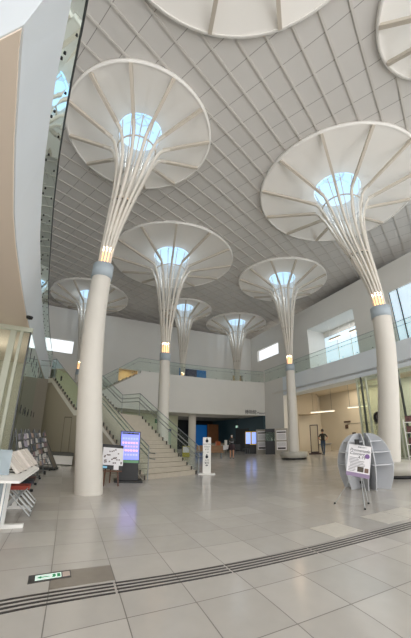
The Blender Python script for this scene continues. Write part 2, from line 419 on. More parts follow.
MB().add([(1.3, YB, 3.25), (XF, YB, 3.25), (XF, YB, 6.2), (4.9, YB, 6.2), (4.9, YB, 6.0), (2.0, YB, 4.25), (1.3, YB, 4.25),
          (1.3, YB+.3, 3.25), (XF, YB+.3, 3.25), (XF, YB+.3, 6.2), (4.9, YB+.3, 6.2), (4.9, YB+.3, 6.0), (2.0, YB+.3, 4.25), (1.3, YB+.3, 4.25)],
         [tuple(range(7)), tuple(range(13, 6, -1))]+[(k, (k+1) % 7, 7+(k+1) % 7, 7+k) for k in range(7)]).build('fascia', M_wall, fb)
MB().b2(4.9, XR, YB+.3, YF, 5.7, 5.95).b2(1.3, XR, YB+.3, YF, 3.25, 3.5).build('slab', M_wall, fb)
glass_rail(fb, [(2.0, YB+.1, 4.3), (4.75, YB+.1, 6.15), (XF, YB+.1, 6.15)], 6.2, 7.25, 1.4)

# ---- room under the right balcony: lights, glass box
for i, (xa, ya, xb, yb) in enumerate(((17.8, 18.7, 18.8, 17.1), (17.8, 14.9, 18.5, 13.5))):
    t = thing('pendant_light', ['linear pendant light hanging in the beige side room, left one', 'linear pendant light hanging beside the glass enclosure in the side room'][i], 'ceiling light', ((xa+xb)/2, (ya+yb)/2, 3.15), group='pendant lights')
    L = Vector((xb-xa, yb-ya, 0)); h = L/2
    MB().bar(-h+Vector((0, 0, .06)), h+Vector((0, 0, .06)), .1, .08).build('housing', M_white, t)
    MB().bar(-h+Vector((0, 0, 0)), h, .09, .04).build('diffuser', M_lamp, t)
    for s_ in (-.8, .8): MB().tube([h*s_+Vector((0, 0, .1)), h*s_+Vector((0, 0, 1.8))], .01, 6).build('cable', M_dsteel, t)
for i, (x, y) in enumerate(((18.2, 15.7), (18.2, 13.6))):
    t = thing('pendant_light', ['linear light hanging in the bright upper room, left one', 'linear light hanging in the bright upper room, right one'][i], 'ceiling light', (x, y, 8.6), group='upper room lights')
    MB().bar((0, -.6, .06), (0, .6, .06), .16, .14).build('housing', M_tube, t)
    MB().bar((0, -.6, -.03), (0, .6, -.03), .14, .04).build('diffuser', M_lamp, t)
    for s_ in (-.5, .5): MB().tube([(0, s_, .1), (0, s_, 1.3)], .01, 6).build('cable', M_white, t)
gb = thing('glass_enclosure', 'tall glass enclosure with steel posts under the right balcony', 'glass enclosure', (XF, 9, 0))
for y in (12.4, 12.05, 11.7, 9.9, 9.5, 8.6, 7.3, 6.0): MB().box((-.05, y-9, 2.35), (.12, .07, 4.7)).build('post', M_dsteel if y in (12.05, 9.5) else M_frame, gb)
g = MB()
for a, b in ((12.4, 11.7), (11.7, 9.9), (9.9, 8.6), (8.6, 7.3), (7.3, 6.0)): g.b2(-.02, .0, b-9+.03, a-9-.03, .05, 4.65)
g.b2(0, 2.5, 12.4-9-.02, 12.4-9, .05, 4.65)
g.build('glass_pane', M_store, gb)
MB().b2(-.06, .06, -3, 3.4, 4.62, 4.7).b2(-.06, .06, -3, 3.4, 0, .06).build('frame_rail', M_frame, gb)
sc_ = thing('storage_cabinet', 'pale green cabinet standing inside the glass enclosure', 'cabinet', (17.6, 10.5, 0), 0)
MB().b2(-.3, .3, -1.2, 1.2, 0, 1.55).build('body', mat('cabinet_paint', '#b3b6a6', .5), sc_)
for y in (-.8, 0, .8): MB().b2(-.32, -.3, y-.37, y+.37, .08, 1.48).build('door', mat('cabinet_door', '#c2c5b4', .5), sc_)
struct('wall_right', MB().b2(19.2, 19.4, 5, 12.2, 0, 4.7), mat('enclosure_back', '#cdcec2', .7))
rs = thing('round_sign', 'round black sign with white motif and vertical lettering on the glass enclosure', 'sign', (15.86, 11.15, 0))
MX = frameM((0, 0, 2.2), (0, -1, 0), (0, 0, 1))
MB().plate([(.33*math.cos(2*PI*k/32), .33*math.sin(2*PI*k/32)) for k in range(32)], frameM((0, 0, 2.2), (0, -1, 0), (0, 0, 1)), .02).build('disc', M_black, rs)
text('lettering', 'Q', .36, frameM((-.015, 0, 2.22), (0, -1, 0), (0, 0, 1)), M_gink, rs)
text('lettering', '展示', .24, frameM((-.012, 0, 1.62), (0, -1, 0), (0, 0, 1)), M_ink, rs)
text('lettering', '博物', .24, frameM((-.012, 0, 1.33), (0, -1, 0), (0, 0, 1)), M_ink, rs)

# ---- under the far balcony
struct('wall_far', MB().b2(1.3, 9.2, 26, 26.2, 0, 3.25), mat('pale_green_paint', '#c6c8b0', .8))
struct('wall_right', MB().b2(XF-.02, XF+.3, 22.8, 33, 0, 3.25), M_teal)
struct('wall_far', MB().b2(9.2, 16, 33, 33.2, 0, 3.3), mat('black_paint', '#15191b', .7))
struct('trim_3', MB().b2(9.0, 16.2, 26.4, 33.2, 3.25, 3.4), mat('passage_ceiling', '#6d6c66', .8))
struct('wall_far', MB().b2(14.0, 15.2, 30.0, 30.15, 0, 2.75), mat('brown_panel', '#8a5a36', .5, noise=.1, nscale=3))
struct('door_1', MB().b2(XF-.05, XF-.02, 25.2, 27.6, 0, 2.2), mat('dark_door', '#0d1113', .6))
tag(MB().b2(12.8, 14.3, 31.0, 31.08, 0, 2.7).build('projection_screen', mat('blue_glow', '#0b5596', .5, emit=.4)), 'glowing blue screen in the dark museum passage', 'screen')
dk = thing('reception_counter', 'pale wooden reception counter at the museum entrance', 'counter', (13.3, 26.5, 0), R(-25))
MB().b2(-.9, .9, -.3, .3, 0, .82).build('body', mat('counter_panel', '#8d8877', .6), dk)
MB().b2(-.95, .95, -.35, .35, .82, .87).build('worktop', mat('counter_top', '#4a4a46', .5), dk)
es = thing('exit_light', 'small lit exit light high on the teal wall', 'sign', (XF-.07, 27.3, 2.45))
MB().b2(-.05, .05, -.16, .16, -.12, .12).build('housing', M_white, es); MB().b2(.0, .06, -.03, .03, .12, .8).build('bracket', M_dsteel, es); MB().b2(-.06, -.05, -.14, .14, -.1, .1).build('face', mat('exit_face', '#bff0d8', .4, emit=.8), es)
MB().lathe([(.3, 0), (.3, 3.25)], 32).build('pillar', M_conc).location = (9.75, 24, 0)
tag(bpy.data.objects['pillar'], 'plain round white pillar under the far balcony behind the stair rail', 'column')
# green hanging exit sign and blue notice board behind the stairs
t = thing('hanging_sign', 'dark green exit sign hanging under the far balcony left of the pillar', 'sign', (6.9, 23.6, 2.55))
MB().b2(-.42, .42, -.04, .04, -.17, .17).build('board', mat('green_sign', '#24583a', .5, emit=.2), t)
MB().b2(-.2, .2, -.05, -.04, -.1, .1).build('arrow', M_white, t)
MB().b2(-.32, -.3, -.01, .01, .17, .7).b2(.3, .32, -.01, .01, .17, .7).build('bracket', M_dsteel, t)
t = thing('notice_board', 'pale green free-standing notice board with a blue header strip', 'notice board', (7.6, 24.8, 0))
MB().b2(-.62, .62, -.03, .03, .1, 2.0).build('panel', mat('pale_board', '#a9b8a8', .6), t)
MB().b2(-.62, .62, -.04, -.03, 1.78, 2.0).build('header', mat('navy_header', '#33476e', .6), t)
MB().b2(-.6, -.52, -.25, .25, 0, .1).b2(.52, .6, -.25, .25, 0, .1).build('foot', M_dsteel, t)
t = thing('vending_case', 'small yellow stand with leaflets behind the stair rail', 'leaflet stand', (8.1, 21.0, 0), R(-20))
MB().b2(-.25, .25, -.15, .15, 0, .75).build('body', mat('yellow_case', '#b9ad3e', .6), t)
MB().b2(-.22, .22, -.16, -.15, .3, .7).build('front_sheet', M_paper, t)
bn = thing('wooden_bench', 'brown wooden bench beyond the foot of the stairs', 'bench', (9.1, 19.2, 0), R(-22))
MB().b2(-.9, .9, -.25, .25, .38, .46).build('seat', M_lwood, bn)
MB().b2(-.9, .9, .2, .26, .46, .85).build('backrest', M_lwood, bn)
for x in (-.75, .75): MB().b2(x-.04, x+.04, -.2, .2, 0, .38).build('leg', M_dsteel, bn)

# ---- lettering on the far balcony
ms = thing('wall_lettering', 'dark museum lettering on the far balcony above the entrance', 'lettering', (14.55, YB-.01, 3.5))
text('characters', '博物館', .4, frameM((-.1, -.01, 0), (1, 0, 0), (0, 0, 1)), M_ink, ms)
text('latin_word', 'Museum', .26, frameM((1.02, -.01, -.05), (1, 0, 0), (0, 0, 1)), M_ink, ms)
# banner on the gallery
bnr = thing('blue_banner', 'blue and purple banner displayed on the far gallery behind the glass railing', 'banner', (10.05, 24.8, 6.0))
MB().b2(-1.25, 1.25, -.03, .03, .35, 1.35).build('board', mat('banner_blue', '#1f6fb0', .5, emit=.05), bnr)
MB().b2(-.85, .35, -.04, -.03, .37, 1.33).build('dark_panel', mat('banner_purple', '#2b2748', .5), bnr)
MB().b2(-.4, .1, -.05, -.04, .5, .75).build('print', M_gink, bnr)
for x in (-1.1, 1.1): MB().b2(x-.03, x+.03, -.2, .2, 0, .35).build('foot', M_dsteel, bnr)

# ------------------------------------------------------------------ tree columns
def lerp_prof(P, z):
    for (r0, z0), (r1, z1) in zip(P[:-1], P[1:]):
        if z <= z1: return r0+(r1-r0)*(z-z0)/(z1-z0)
    return P[-1][0]
def tree(x, y, Rd, s, label, trunk=True, nrib=12, low=6.0, shaft_r=.36, parts=True, phase=0.0, lean=(0, 0), zb=0.0, shaft_t=None, wprof=((0, .3), (1.5, .5), (3, .68), (4.5, .86), (6, 1.0))):
    shaft_t = shaft_t or shaft_r*.83
    def ox(z):
        if z > low: w = max(0, 1-((z-low)/(10.6-low))); w = w*w*(3-2*w)
        else: w = lerp_prof([(b_, a_) for a_, b_ in wprof], z)
        return Vector((lean[0]*w, lean[1]*w, 0))
    def bend(mb):
        mb.v = [tuple(Vector(v)+ox(v[2])) for v in mb.v]; return mb
    t = thing('tree_column', label, 'column', (x, y, 0), 0, 'tree-shaped columns holding round canopies')
    if trunk:
        bend(MB().lathe([(shaft_r+(shaft_t-shaft_r)*k/10, zb+(low-.42-zb)*k/10) for k in range(11)], 40)).build('shaft', M_conc, t)
        bend(MB().lathe([(shaft_t, low-.42), (shaft_t+.025, low-.42), (shaft_t+.025, low), (.1, low)], 40)).build('collar', M_collar, t)
        bend(MB().lathe([(.15*s, low), (.15*s, low+.22), (.1*s, low+.5), (.001, low+.52)], 20)).build('uplight', mat('uplight_glow', '#ffc98a', .4, emit=2.2), t)
    zj = 10.95
    rr = [(.17*s, low), (.2*s, 7.2), (.34*s, 8.6), (.52*s, 9.8), (.66*s, 10.6), (.8*s, zj)]
    z0 = low if trunk else 9.2
    zt = [z for z in (low, 6.6, 7.2, 7.9, 8.6, 9.2, 9.8, 10.3, 10.7) if z >= z0]
    for k in range(nrib):
        a = 2*PI*(k+phase)/nrib; ca_, sa_ = math.cos(a), math.sin(a)
        pts = [(lerp_prof(rr, z)*ca_, lerp_prof(rr, z)*sa_, z) for z in zt]
        b = .8*s
        for r_, z_ in ((b+.0, 10.95), (b+.06, 11.15), (b+.2, 11.3), (b+.45, 11.4)): pts.append((r_*ca_, r_*sa_, z_))
        bend(MB().tube(pts, [.026 if q[2] < 6.3 else (.034 if q[2] < 7 else (.058 if q[2] < 10.8 else .065)) for q in pts], 6)).build('rib', M_rib, t)
        MB().bar((pts[-2][0], pts[-2][1], 11.33), ((Rd-.04)*ca_, (Rd-.04)*sa_, 12.04), .11, .12).build('arm', M_tube, t)
    # inner ribs rising to the skylight
    rs_ = .86*s
    for k in range(nrib):
        a = 2*PI*(k+.5+phase)/nrib; ca_, sa_ = math.cos(a), math.sin(a)
        q = [(.8*lerp_prof(rr, z)*ca_, .8*lerp_prof(rr, z)*sa_, z) for z in zt[len(zt)//2:]]+[(rs_*.98*ca_, rs_*.98*sa_, 12.3)]
        bend(MB().tube(q, .022, 5)).build('inner_rib', M_rib, t)
    for zz, q in ((11.2, .72), (8.5, .33)):
        bend(MB().lathe([(q*s-.02, zz-.02), (q*s+.03, zz-.02), (q*s+.03, zz+.02), (q*s-.02, zz+.02), (q*s-.02, zz-.02)], 32)).build('tie_ring', M_tube, t)
    bt = MB(); tring = [o for o in t.children if o.name.startswith('tie_ring')][-1]
    if parts:
        for k in range(nrib):
            a = 2*PI*(k+.5+phase)/nrib; r_ = lerp_prof(rr, 8.45); bt.box((r_*math.cos(a), r_*math.sin(a), 8.42), (.025, .025, .05))
        bend(bt).build('bolt', M_black, tring)
    # canopy dish and its rim
    MB().lathe([(Rd, 12.06), (Rd*.75, 12.16), (Rd*.5, 12.25), (rs_+.03, 12.33), (rs_, 12.36)], 64).build('canopy', M_canopy, t)
    MB().lathe([(Rd-.04, 12.03), (Rd+.03, 12.03), (Rd+.03, 12.19), (Rd-.04, 12.19), (Rd-.04, 12.03)], 64).build('rim', M_canopy, t)
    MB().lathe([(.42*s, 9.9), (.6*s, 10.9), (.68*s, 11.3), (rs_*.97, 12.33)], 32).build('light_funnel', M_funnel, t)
    if trunk: bend(MB().lathe([(.17*s, low+.6), (.175*s, 7.1), (.19*s, 7.5)], 24)).build('sleeve', M_rib, t)
    fl = bpy.data.lights.new('funnel_fill', 'POINT'); fl.energy = 26*s*s; fl.color = (.9, .96, 1); fl.shadow_soft_size = 0  # bare point lamp added inside the funnel to brighten the canopy
    fo = bpy.data.objects.new('funnel_fill', fl); COL.objects.link(fo); fo.location = (x, y, 11.2)
    # skylight: drum, sky panes, mullions
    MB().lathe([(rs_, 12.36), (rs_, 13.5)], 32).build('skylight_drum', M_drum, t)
    sk = MB().lathe([(rs_, 13.5), (rs_*.5, 13.7), (.001, 13.75)], 32).build('skylight', M_sky, t)
    mu = MB()
    for k in range(4):
        a = PI*k/4; mu.bar((-rs_*math.cos(a), -rs_*math.sin(a), 13.46), (rs_*math.cos(a), rs_*math.sin(a), 13.46), .05, .05)
    mu.lathe([(rs_*.5-.03, 13.44), (rs_*.5+.03, 13.44), (rs_*.5+.03, 13.5), (rs_*.5-.03, 13.5)], 24)
    mu.build('mullion', M_mull, sk)
    if trunk:
        sd = bpy.data.lights.new('collar_uplight', 'POINT'); sd.energy = 34; sd.color = (1, .74, .48); sd.shadow_soft_size = .04
        so = bpy.data.objects.new('collar_uplight', sd); COL.objects.link(so); so.location = (x+lean[0], y+lean[1], low+.62)
    return t
LBL = ['white tree column nearest the camera at the left, beside the digital sign', 'white tree column at the right behind the grey shelf unit, standing in a ring bench',
       'white tree column rising behind the staircase', 'white tree column at the right of the display cases, standing in a round bench',
       'white tree column on the far gallery in the right corner', 'small slim tree column on the far gallery beside the blue banner',
       'white tree column at the far left, half hidden by the nearest column', 'largest round canopy directly overhead, hung from the ceiling without a shaft',
       'tree column with a round canopy in the upper right corner beyond the overhead canopy']
PH = [.35, .15, .5, .3, .2, .4, .1, .55, .3]
WPROF = {0: ((0, .05), (1.5, .42), (3, .8), (4.5, 1.0), (6, 1.0)), 1: ((0, -.08), (1.5, .25), (3, .6), (4.5, .88), (6, 1.0))}
LEAN = {0: (-.31, 0), 1: (.33, -.46)}
for i, (x, y, r_, s_) in enumerate(TREES):
    tree(x, y, r_, s_, LBL[i], trunk=(i != 7), shaft_r=.335 if i in (0, 2, 3) else (.37 if i == 1 else .26), shaft_t=(.36 if i == 1 else None), phase=PH[i], lean=LEAN.get(i, (0, 0)), wprof=WPROF.get(i, ((0, .3), (1.5, .42), (3, .6), (4.5, .82), (6, 1.0))), zb={4: 5.95, 5: 5.95, 6: 4.0}.get(i, 0.0))

def ring_bench(x, y, r0, r1, label):
    t = thing('ring_bench', label, 'bench', (x, y, 0), 0, 'round stone benches around columns')
    MB().lathe([(r0, .1), (r1-.06, .1), (r1-.06, .0), (r0, 0)], 48).build('plinth', M_black, t)
    MB().lathe([(r0, .1), (r1, .1), (r1, .42), (r0, .42)], 48).build('seat', M_stone, t)
ring_bench(TREES[1][0]-.02, TREES[1][1]+.03, .42, 1.12, 'round grey stone bench around the right foreground column')
ring_bench(TREES[3][0], TREES[3][1], .36, .82, 'round grey stone bench around the column near the display cases')

# ------------------------------------------------------------------ staircase
SA = R(117); U = Vector((math.cos(SA), math.sin(SA), 0)); Wd = Vector((math.sin(SA), -math.cos(SA), 0))   # climbing direction, and to the right
L0 = Vector((2.47, 10.15, 0)); WID = 2.65
st = thing('staircase', 'wide beige stone staircase with a landing climbing up to the left', 'staircase', L0)
N1, RUN1, N2, RUN2, ZL, ZT = 15, 3.5, 11, 2.9, 2.3, 4.0
prof = []
for k in range(N1): prof += [(RUN1*k/N1, ZL*k/N1), (RUN1*k/N1, ZL*(k+1)/N1)]
prof += [(RUN1, ZL), (4.9, ZL)]
for k in range(N2): prof += [(4.9+RUN2*k/N2, ZL+(ZT-ZL)*k/N2), (4.9+RUN2*k/N2, ZL+(ZT-ZL)*(k+1)/N2)]
prof += [(7.8, ZT), (8.3, ZT)]
def sp3(l, w, z): return U*l+Wd*w+Vector((0, 0, z))
mb = MB()
for (l0, z0), (l1, z1) in zip(prof[:-1], prof[1:]):
    mb.quad(sp3(l0, 0, z0), sp3(l0, WID, z0), sp3(l1, WID, z1), sp3(l1, 0, z1))
mb.build('steps', M_step, st)
# closed sides
for w_, nm in ((0, 'side_wall'), (WID, 'side_wall')):
    mb = MB()
    for (l0, z0), (l1, z1) in zip(prof[:-1], prof[1:]):
        if abs(l1-l0) > 1e-6: mb.quad(sp3(l0, w_, 0), sp3(l1, w_, 0), sp3(l1, w_, z1), sp3(l0, w_, z0))
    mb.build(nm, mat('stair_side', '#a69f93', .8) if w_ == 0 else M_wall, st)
# light stringer band along the steps, left side
for w_, o_ in ((-.02, -.03), (WID+.02, .03)):
    mb = MB()
    for a, b, za, zb in ((0, RUN1, 0, ZL), (RUN1, 4.9, ZL, ZL), (4.9, 7.8, ZL, ZT), (7.8, 8.3, ZT, ZT)):
        mb.quad(sp3(a, w_, max(0, za-.22)), sp3(b, w_, zb-.22), sp3(b, w_, zb+.02), sp3(a, w_, za+.02))
    mb.build('stringer', M_wall, st)
# dark nosing stickers at both ends of every step
mb = MB()
for k in range(N1+N2):
    if k < N1: l, z = RUN1*k/N1, ZL*(k+1)/N1
    else: l, z = 4.9+RUN2*(k-N1)/N2, ZL+(ZT-ZL)*(k-N1+1)/N2
    for w_ in (.05, WID-.05): mb.box(sp3(l-.005, w_, z-.09), (.03, .06, .15), SA)
mb.build('nosing_mark', M_nose, st)
def stair_rail(w_):
    path = [(-.15, 0), (RUN1, ZL), (4.9, ZL), (7.8, ZT), (8.3, ZT)]
    g_ = MB(); hr = MB(); h2 = MB(); ps = MB()
    P = [sp3(l, w_, z) for l, z in path]
    for a, b in zip(P[:-1], P[1:]): g_.quad(a+Vector((0, 0, .05)), b+Vector((0, 0, .05)), b+Vector((0, 0, 1.05)), a+Vector((0, 0, 1.05)))
    g_.build('glass_panel', M_rail, st)
    MB().tube([p+Vector((0, 0, 1.07)) for p in P], .016, 8).build('handrail', M_hand, st)
    off = Wd*(.07 if w_ < 1 else -.07)
    for hh in (.86, .68): MB().tube([P[0]-U*.25+off+Vector((0, 0, hh))]+[p+off+Vector((0, 0, hh)) for p in P], .02, 8).build('handrail', M_steel, st)
    for p in P[:-1]: MB().tube([p, p+Vector((0, 0, 1.08))], .016, 8).build('post', M_hand, st)
stair_rail(.06); stair_rail(WID-.06)
# steel guard at the foot of the left rail
# upper landing, flight three and the wall under it
up = thing('upper_landing', 'upper landing with a short flight rising right to the far gallery', 'staircase', (0, 0, 0))
A0 = L0+sp3(8.3, 0, 0); A1 = L0+sp3(8.3, WID, 0)
MB().prism([(A0.x, A0.y), (A1.x, A1.y), (1.3, YB), (1.3, YF), (-1.9, YF), (-1.9, 17.7)], 3.75, 4.0).build('platform', M_wall, up)
mb = MB(); n3 = 12
for k in range(n3):
    xa, xb = 1.3+3.5*k/n3, 1.3+3.5*(k+1)/n3; z = 4.0+1.95*(k+1)/n3
    mb.b2(xa, xb, YB+.3, YF-.4, 3.6, z)
mb.build('steps', M_step, up)
glass_rail(up, [(A1.x, A1.y, 4.0), (1.3, YB+.1, 4.0), (2.0, YB+.1, 4.3)], 4.0, 5.0, 1.0)
glass_rail(up, [(A0.x, A0.y, 4.0), (-1.85, 17.75, 4.0)], 4.0, 5.0, .8)
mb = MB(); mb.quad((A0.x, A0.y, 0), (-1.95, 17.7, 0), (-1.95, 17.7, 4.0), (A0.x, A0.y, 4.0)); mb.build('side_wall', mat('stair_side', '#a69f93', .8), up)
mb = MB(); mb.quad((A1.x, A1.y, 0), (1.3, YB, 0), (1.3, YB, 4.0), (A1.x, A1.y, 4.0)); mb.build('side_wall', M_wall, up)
# door in the wall under the stairs
dr = MB()
for l0, l1, z0_, z1_ in ((5.05, 5.75, 1.98, 2.02), (5.73, 5.77, 0, 2.02), (5.03, 5.07, 0, 2.02)):
    a, b = L0+sp3(l0, -.03, 0), L0+sp3(l1, -.03, 0); dr.quad((a.x, a.y, z0_), (b.x, b.y, z0_), (b.x, b.y, z1_), (a.x, a.y, z1_))
struct('door_2', dr, mat('door_joint', '#6d685f', .8))
bx = thing('low_bench', 'low white bench box below the stairs behind the brochure racks', 'bench', (-.5, 14.1, 0), R(-4))
MB().b2(-.85, .85, 0, .5, .03, .34).build('body', M_white, bx); MB().b2(-.88, .88, .12, .5, .34, .5).build('back_ledge', mat('ledge_dark', '#55544f', .7), bx)
MB().b2(-.88, .88, -.03, .5, .335, .37).build('seat', M_white, bx)

# ------------------------------------------------------------------ storefront under the left balcony
sf = thing('glass_storefront', 'glass wall with pale posts under the left balcony', 'glass wall', (-1.62, 10.95, 0))
fx = [(x-.06+1.62-.0+.1*max(0, 1-(y-11)/8), y-10.95) for x, y in LEFT if y > 11]
path = [(-.05, 0)]+fx
g = MB()
for (a, b), (c, d) in zip(path[:-1], path[1:]): g.quad((a, b, .05), (c, d, .05), (c, d, 4.7), (a, b, 4.7))
g.quad((-.05, 0, .05), (-1.4, .1, .05), (-1.4, .1, 4.7), (-.05, 0, 4.7))
g.build('glass_pane', M_store, sf)
for x, y, w_ in ((-.05, 0, .04), (-.35, .03, .1), (-.62, .03, .2), (-1.4, .05, .12)): MB().box((x, y, 2.35), (w_, .1, 4.7)).build('post', M_dsteel if w_ == .04 else M_frame, sf)
tt = MB()
for k in range(9):
    y = 12.2-10.95+k*1.25; x = -.11-.008*k
    for zz in (2.05, 4.15-.0*k): tt.box((x+.02, y, zz), (.02, .1, .26))
tt.build('door_mark', M_ink, sf)
MB().b2(-1.6, 0, -.06, .1, 4.55, 4.7).b2(-1.6, 0, -.05, .08, 0, .08).build('frame_rail', M_frame, sf)
struct('wall_left', MB().b2(-5, -4.8, 11, 17.7, 0, 4.7).b2(-10, -1.9, 17.7, 17.8, 0, 4.7), mat('shop_paint', '#b9b7a2', .8))
sm = tag(MB().lathe([(0, 0), (.11, 0), (.09, -.07), (.0, -.09)], 20, (-1.62, 9.7, 4.7)).build('smoke_detector', M_black), 'small black dome fixed to the beige underside of the left balcony', 'detector')

# ------------------------------------------------------------------ floor: tactile strip, exit sign, odd tiles
gs = thing('guide_strip', 'dark grooved guide strip of four lines crossing the stone floor', 'floor strip', (0, 3.31, 0), R(-.9))
for k in range(4):
    mb = MB(); y = -.095+.062*k; x = -3.0
    while x < 12: mb.b2(x, x+1.18, y-.012, y+.012, .0, .004); x += 1.2
    mb.build('groove', mat('groove_dark', '#35312f', .5), gs)
for nm, x0, y0, c in (('dark_tile', .01, 3.4, '#8b8378'), ('pale_tile', 3.61, 3.4, '#d3cdc2'), ('pale_tile', 4.81, 3.4, '#d0cac0'), ('pale_tile', 5.41, 3.4, '#cfc9bf')):
    o = MB().b2(x0+.005, x0+.595, y0+.055, y0+.42 if nm == 'dark_tile' else y0+.595, .0005, .0015).build(nm, mat(nm, c, .3, noise=.05, nscale=12))
    tag(o, {'dark_tile': 'darker grey stone tile beside the floor exit sign', 'pale_tile': 'pale stone tile just beyond the guide strip'}[nm] if x0 < 4 else ('pale stone tile beyond the strip at the right, left one' if x0 < 5 else 'pale stone tile beyond the strip at the right, right one'), 'floor tile')
ex = thing('floor_exit_sign', 'green and white arrow exit sign set into the floor', 'sign', (0.0, 3.72, 0), R(3))
MB().b2(-.19, .2, -.085, .085, 0, .004).build('frame', mat('sign_frame', '#3e3c3a', .4), ex)
MB().b2(-.13, .11, -.05, .055, .004, .006).build('panel', mat('sign_white', '#dff5ea', .3, emit=.35), ex)
MB().b2(.12, .19, -.05, .055, .004, .006).build('end_plate', mat('pinkish_plate', '#c9b7ad', .4), ex)
MG = mat('sign_green', '#1d9a63', .4)
MB().add([(-.115, 0, .0065), (-.075, .028, .0065), (-.075, .01, .0065), (-.0, .006, .0065), (-.0, -.006, .0065), (-.075, -.01, .0065), (-.075, -.028, .0065)], [tuple(range(7))]).build('arrow', MG, ex)
MB().prism([(.02, -.03), (.05, -.03), (.06, .0), (.05, .035), (.025, .03), (.03, 0)], .0062, .0068).prism([(.07, -.035), (.1, -.035), (.1, .035), (.07, .035)], .0062, .0068).build('running_figure', MG, ex)

# ------------------------------------------------------------------ digital sign, easels, totem
def face(deg): return R(deg)
kz = thing('digital_sign', 'upright digital sign with a glowing blue screen on a black stand', 'digital sign', (1.93, 9.85, 0), R(-8))
MB().b2(-.42, .42, -.3, .3, 0, .05).build('base', M_black, kz)
MB().add([(-.3, -.12, .05), (.3, -.12, .05), (.3, .12, .05), (-.3, .12, .05), (-.27, -.1, .6), (.27, -.1, .6), (.27, .02, .6), (-.27, .02, .6)],
         [(0, 1, 5, 4), (1, 2, 6, 5), (2, 3, 7, 6), (3, 0, 4, 7), (4, 5, 6, 7), (0, 3, 2, 1)]).build('stand', M_black, kz)
MT = Matrix.Translation((0, -.08, 1.03)) @ Matrix.Rotation(R(-4), 4, 'X')
def tb(x0, x1, z0, z1, y0, y1, M=MT):
    mb = MB(); mb.b2(x0, x1, y0, y1, z0, z1); mb.v = [tuple(M @ Vector(v)) for v in mb.v]; return mb
tb(-.31, .31, -.48, .5, -.03, .03).build('casing', mat('sign_casing', '#2c2f3a', .4), kz)
SCR = tb(-.28, .28, -.37, .47, -.034, -.03).build('screen', mat('screen_blue', '#7c86ee', .3, emit=1.05), kz)
tb(-.28, .28, -.46, -.38, -.034, -.03).build('green_strip', mat('strip_green', '#5c8a63', .4, emit=.3), kz)
tb(-.26, .26, .4, .46, -.037, -.034).build('title_bar', mat('title_bar', '#46506e', .4, emit=.3), SCR)
tb(-.08, -.01, .405, .455, -.039, -.037).build('clock_digit', M_black, SCR); tb(.03, .1, .405, .455, -.039, -.037).build('clock_digit', M_black, SCR)
for j, (z, c) in enumerate(((.14, '#e0a8da'), (.03, '#b79be6'), (-.09, '#f0b0a0'), (-.22, '#a6a4f2'), (.27, '#98a4f6'))):
    mb = MB()
    for k in range(6):
        q = tb(-.24+k*.083, -.24+k*.083+.06, z-.03, z+.03, -.0365, -.034); mb.add(q.v, q.f)
    mb.build('listing_row', mat('row%d' % j, c, .4, emit=1.0), SCR)

e1 = thing('poster_easel', 'dark wooden easel holding a black-edged board of small photos beside the digital sign', 'easel', (1.31, 9.2, 0), R(-4))
ME = Matrix.Translation((0, -.05, .76)) @ Matrix.Rotation(R(-14), 4, 'X') @ Matrix.Rotation(R(2), 4, 'Y')
B1 = tb(-.3, .3, -.33, .36, -.012, .012, ME).build('board', M_black, e1)
tb(-.27, .31, -.22, .27, -.017, -.012, ME).build('sheet', M_paper, B1)
mb = MB()
for k in range(26):
    q = tb(*(lambda u, v: (u, u+.04, v, v+.035))(random.uniform(-.25, .25), random.uniform(-.2, .22)), -.019, -.017, ME); mb.add(q.v, q.f)
mb.build('photo_print', mat('photo_print', '#6b5c5c', .5), B1)
tb(.06, .2, -.34, -.2, -.022, -.017, ME).build('notice_slip', M_paper, B1)
tb(-.25, -.12, -.31, -.25, -.022, -.017, ME).build('blue_slip', mat('blue_slip', '#8fd2f2', .5), B1)
for p, q in (((-.2, -.2, 0), (-.12, .05, 1.1)), ((.2, -.2, 0), (.12, .05, 1.1)), ((.0, .38, 0), (0, .08, 1.05))): MB().bar(p, q, .035, .03).build('leg', M_wood, e1)
MB().bar((-.28, -.2, .4), (.28, -.2, .4), .05, .03).build('shelf', M_wood, e1)

tm = thing('totem_sign', 'white upright totem sign with black symbols at the foot of the stairs', 'sign', (5.17, 11.18, 0), R(-24))
MB().b2(-.32, .32, -.16, .16, 0, .035).build('base', M_white, tm)
TP = MB().b2(-.155, .155, -.04, .04, .035, 1.42).build('panel', M_white, tm)
FM = lambda x, z: frameM((x, -.043, z), (1, 0, 0), (0, 0, 1))
def figure_icon(z):
    mb = MB(); mb.plate([(.025*math.cos(2*PI*k/12), .065+.025*math.sin(2*PI*k/12)) for k in range(12)], FM(0, z), .004)
    mb.plate([(-.05, -.05), (0, -.08), (.05, -.05), (.05, .03), (0, .045), (-.05, .03)], FM(0, z), .004); mb.build('symbol', M_ink, TP)
figure_icon(1.29); figure_icon(.68)
text('lettering', 'ELEVATOR', .062, FM(0, 1.15), M_ink, TP); text('lettering', 'TOILET', .065, FM(0, 1.05), M_ink, TP)
text('lettering', '2F 3F', .07, FM(0, .95), M_ink, TP); text('lettering', '→', .1, FM(.03, .84), M_ink, TP)
text('lettering', '入口', .085, FM(0, .53), M_ink, TP); text('lettering', '案内', .085, FM(0, .43), M_ink, TP)
mb = MB(); mb.plate([(.05*math.cos(2*PI*k/16), .03*math.sin(2*PI*k/16)) for k in range(16)], FM(0, .34), .003); mb.build('oval_mark', M_gink, TP)

